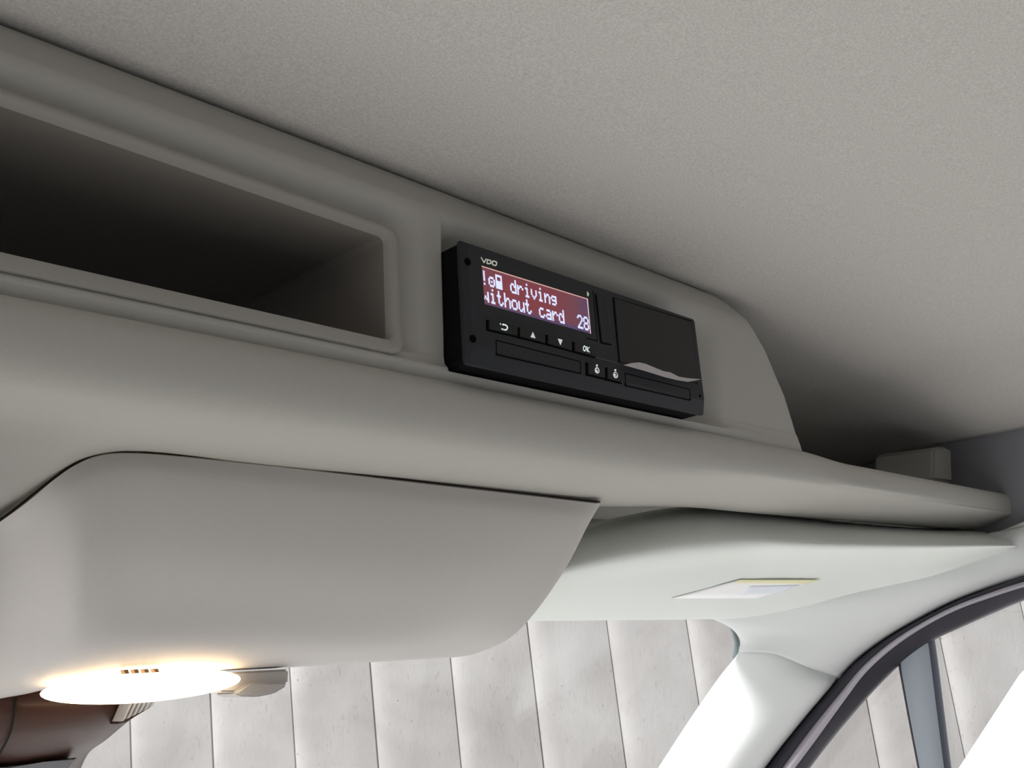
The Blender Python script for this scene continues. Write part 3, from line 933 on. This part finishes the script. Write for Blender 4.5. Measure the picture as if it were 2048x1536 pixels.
# ------------------------------------------------------------------ side of the cab behind the ledge
br = empty('hook_bracket', (0.93, 0.34, H0 + 0.115))
tag(br, 'small grey trim block standing on the ledge at the right side wall', 'bracket')
prism('block', [P(x, y, Y=.335) for x, y in [(1866, 960), (1905, 965), (1903, 900), (1896, 894), (1880, 893), (1868, 897)]], (-0.022, 0.05, 0.0), mat('bracket_plastic', srgb(150, 147, 142), 0.6, spec=0.15), br, 0.0025, 3)

# ------------------------------------------------------------------ unseen dashboard top and white bonnet, added to bounce light up
db = empty('dashboard', (0.07, 0.9, H0 - 0.55))
tag(db, 'unseen light grey dashboard below the windscreen, added to bounce light up', 'dashboard')
prism('dash_bounce', [Q(-0.86, 0.45, -0.60), Q(-0.86, 0.60, -0.53), Q(-0.86, 1.33, -0.50), Q(-0.86, 1.33, -0.60), Q(-0.86, 0.5, -0.85)], (1.84, 0, 0), mat('dash_bounce_plastic', srgb(206, 206, 204), 0.7), db, 0.01, 2)
bn = empty('bonnet', (0.07, 1.7, H0 - 0.6))
tag(bn, 'unseen white van bonnet in front of the windscreen, added to bounce light up', 'bonnet')
prism('bonnet_bounce', [Q(-0.90, 1.36, -0.52), Q(-0.90, 1.75, -0.60), Q(-0.90, 2.0, -0.72), Q(-0.90, 2.02, -0.80), Q(-0.90, 1.36, -0.60)], (1.94, 0, 0), M_white, bn, 0.012, 3)

# ------------------------------------------------------------------ outside: ground, boarded wall, white panel
gr = box('floor', -6, 8, -6, 8, -H0 - 0.1, -H0, mat('ground_concrete', srgb(212, 211, 208), 0.9, bump=0.4, scale=40, var=0.08)); tag(gr, kind='structure')

bw = empty('wall_outside', (2.2, 2.0, 0)); tag(bw, kind='structure')
upv = R @ np.array([12.7 - 1024, -7658.9 - 768, F]); upv /= np.linalg.norm(upv)
D = 3.2
fwd = np.array([R[0][2], R[1][2], 0]); fwd /= np.linalg.norm(fwd)
rgt = np.array([fwd[1], -fwd[0], 0])
th = math.radians(-4.5)
along = rgt * math.cos(th) + fwd * math.sin(th)
along -= upv * (along @ upv); along /= np.linalg.norm(along)
nrm = np.cross(along, upv); nrm /= np.linalg.norm(nrm)
if nrm @ fwd > 0: nrm = -nrm
c0 = np.array([0, 0, H0]) + fwd * D


def wall_hit(px, py):
    r = ray(px, py)
    o = np.array([0, 0, H0])
    t = ((c0 - o) @ nrm) / (r @ nrm)
    return float((o + r * t - c0) @ along), float((o + r * t - c0) @ upv)


joints_px = [263, 427, 592, 757, 923, 1088, 1253, 1418, 1586, 1759, 1935]
js = [wall_hit(x, 1536)[0] for x in joints_px]
pitch = (js[-1] - js[0]) / (len(js) - 1)
js = [js[0] - pitch * k for k in range(5, 0, -1)] + js + [js[-1] + pitch * k for k in range(1, 7)]
pf = [(0.0, -0.004), (0.006, 0.0), (0.03, 0.0080), (0.07, 0.0150), (0.12, 0.0196), (0.18, 0.0218), (0.26, 0.0222), (0.6, 0.0135), (0.990, 0.0012), (1.0, -0.0025)]
for i in range(len(js) - 1):
    a, wd = js[i], js[i+1] - js[i]
    jit = random.uniform(-0.002, 0.002)
    vs = []
    for s in (-1.9, 1.4):
        for (f_, h) in pf:
            f2 = f_ * 0.9985
            vs.append(c0 + along * (a + f2 * wd) + nrm * (h + jit) + upv * s)
        vs.append(c0 + along * (a + 0.9985 * wd) + nrm * -0.03 + upv * s)
        vs.append(c0 + along * (a) + nrm * -0.03 + upv * s)
    n = len(pf) + 2
    fs = [(k, (k+1) % n, n + (k+1) % n, n + k) for k in range(n)] + [tuple(range(n)), tuple(range(2*n-1, n-1, -1))]
    mesh('board', vs, fs, M_board, bw, smooth=True, autos=35)
prism('backing', [c0 + along * s * 4.0 + upv * t - nrm * 0.035 for s, t in ((-1, -1.9), (1, -1.9), (1, 1.4), (-1, 1.4))], tuple(-nrm * 0.05), mat('wall_backing', srgb(120, 116, 112), 0.9), bw, smooth=False)

wp = prism('white_panel', [P(x, y, X=2.0) for x, y in [(1914, 1540), (2040, 1346), (2050, 1339), (2400, 1290), (2500, 1900), (1700, 1870)]], (0.03, 0.0, 0.0), M_white, None, 0.004, 2)
tag(wp, 'white slanted panel outside the door window at the lower right', 'panel')
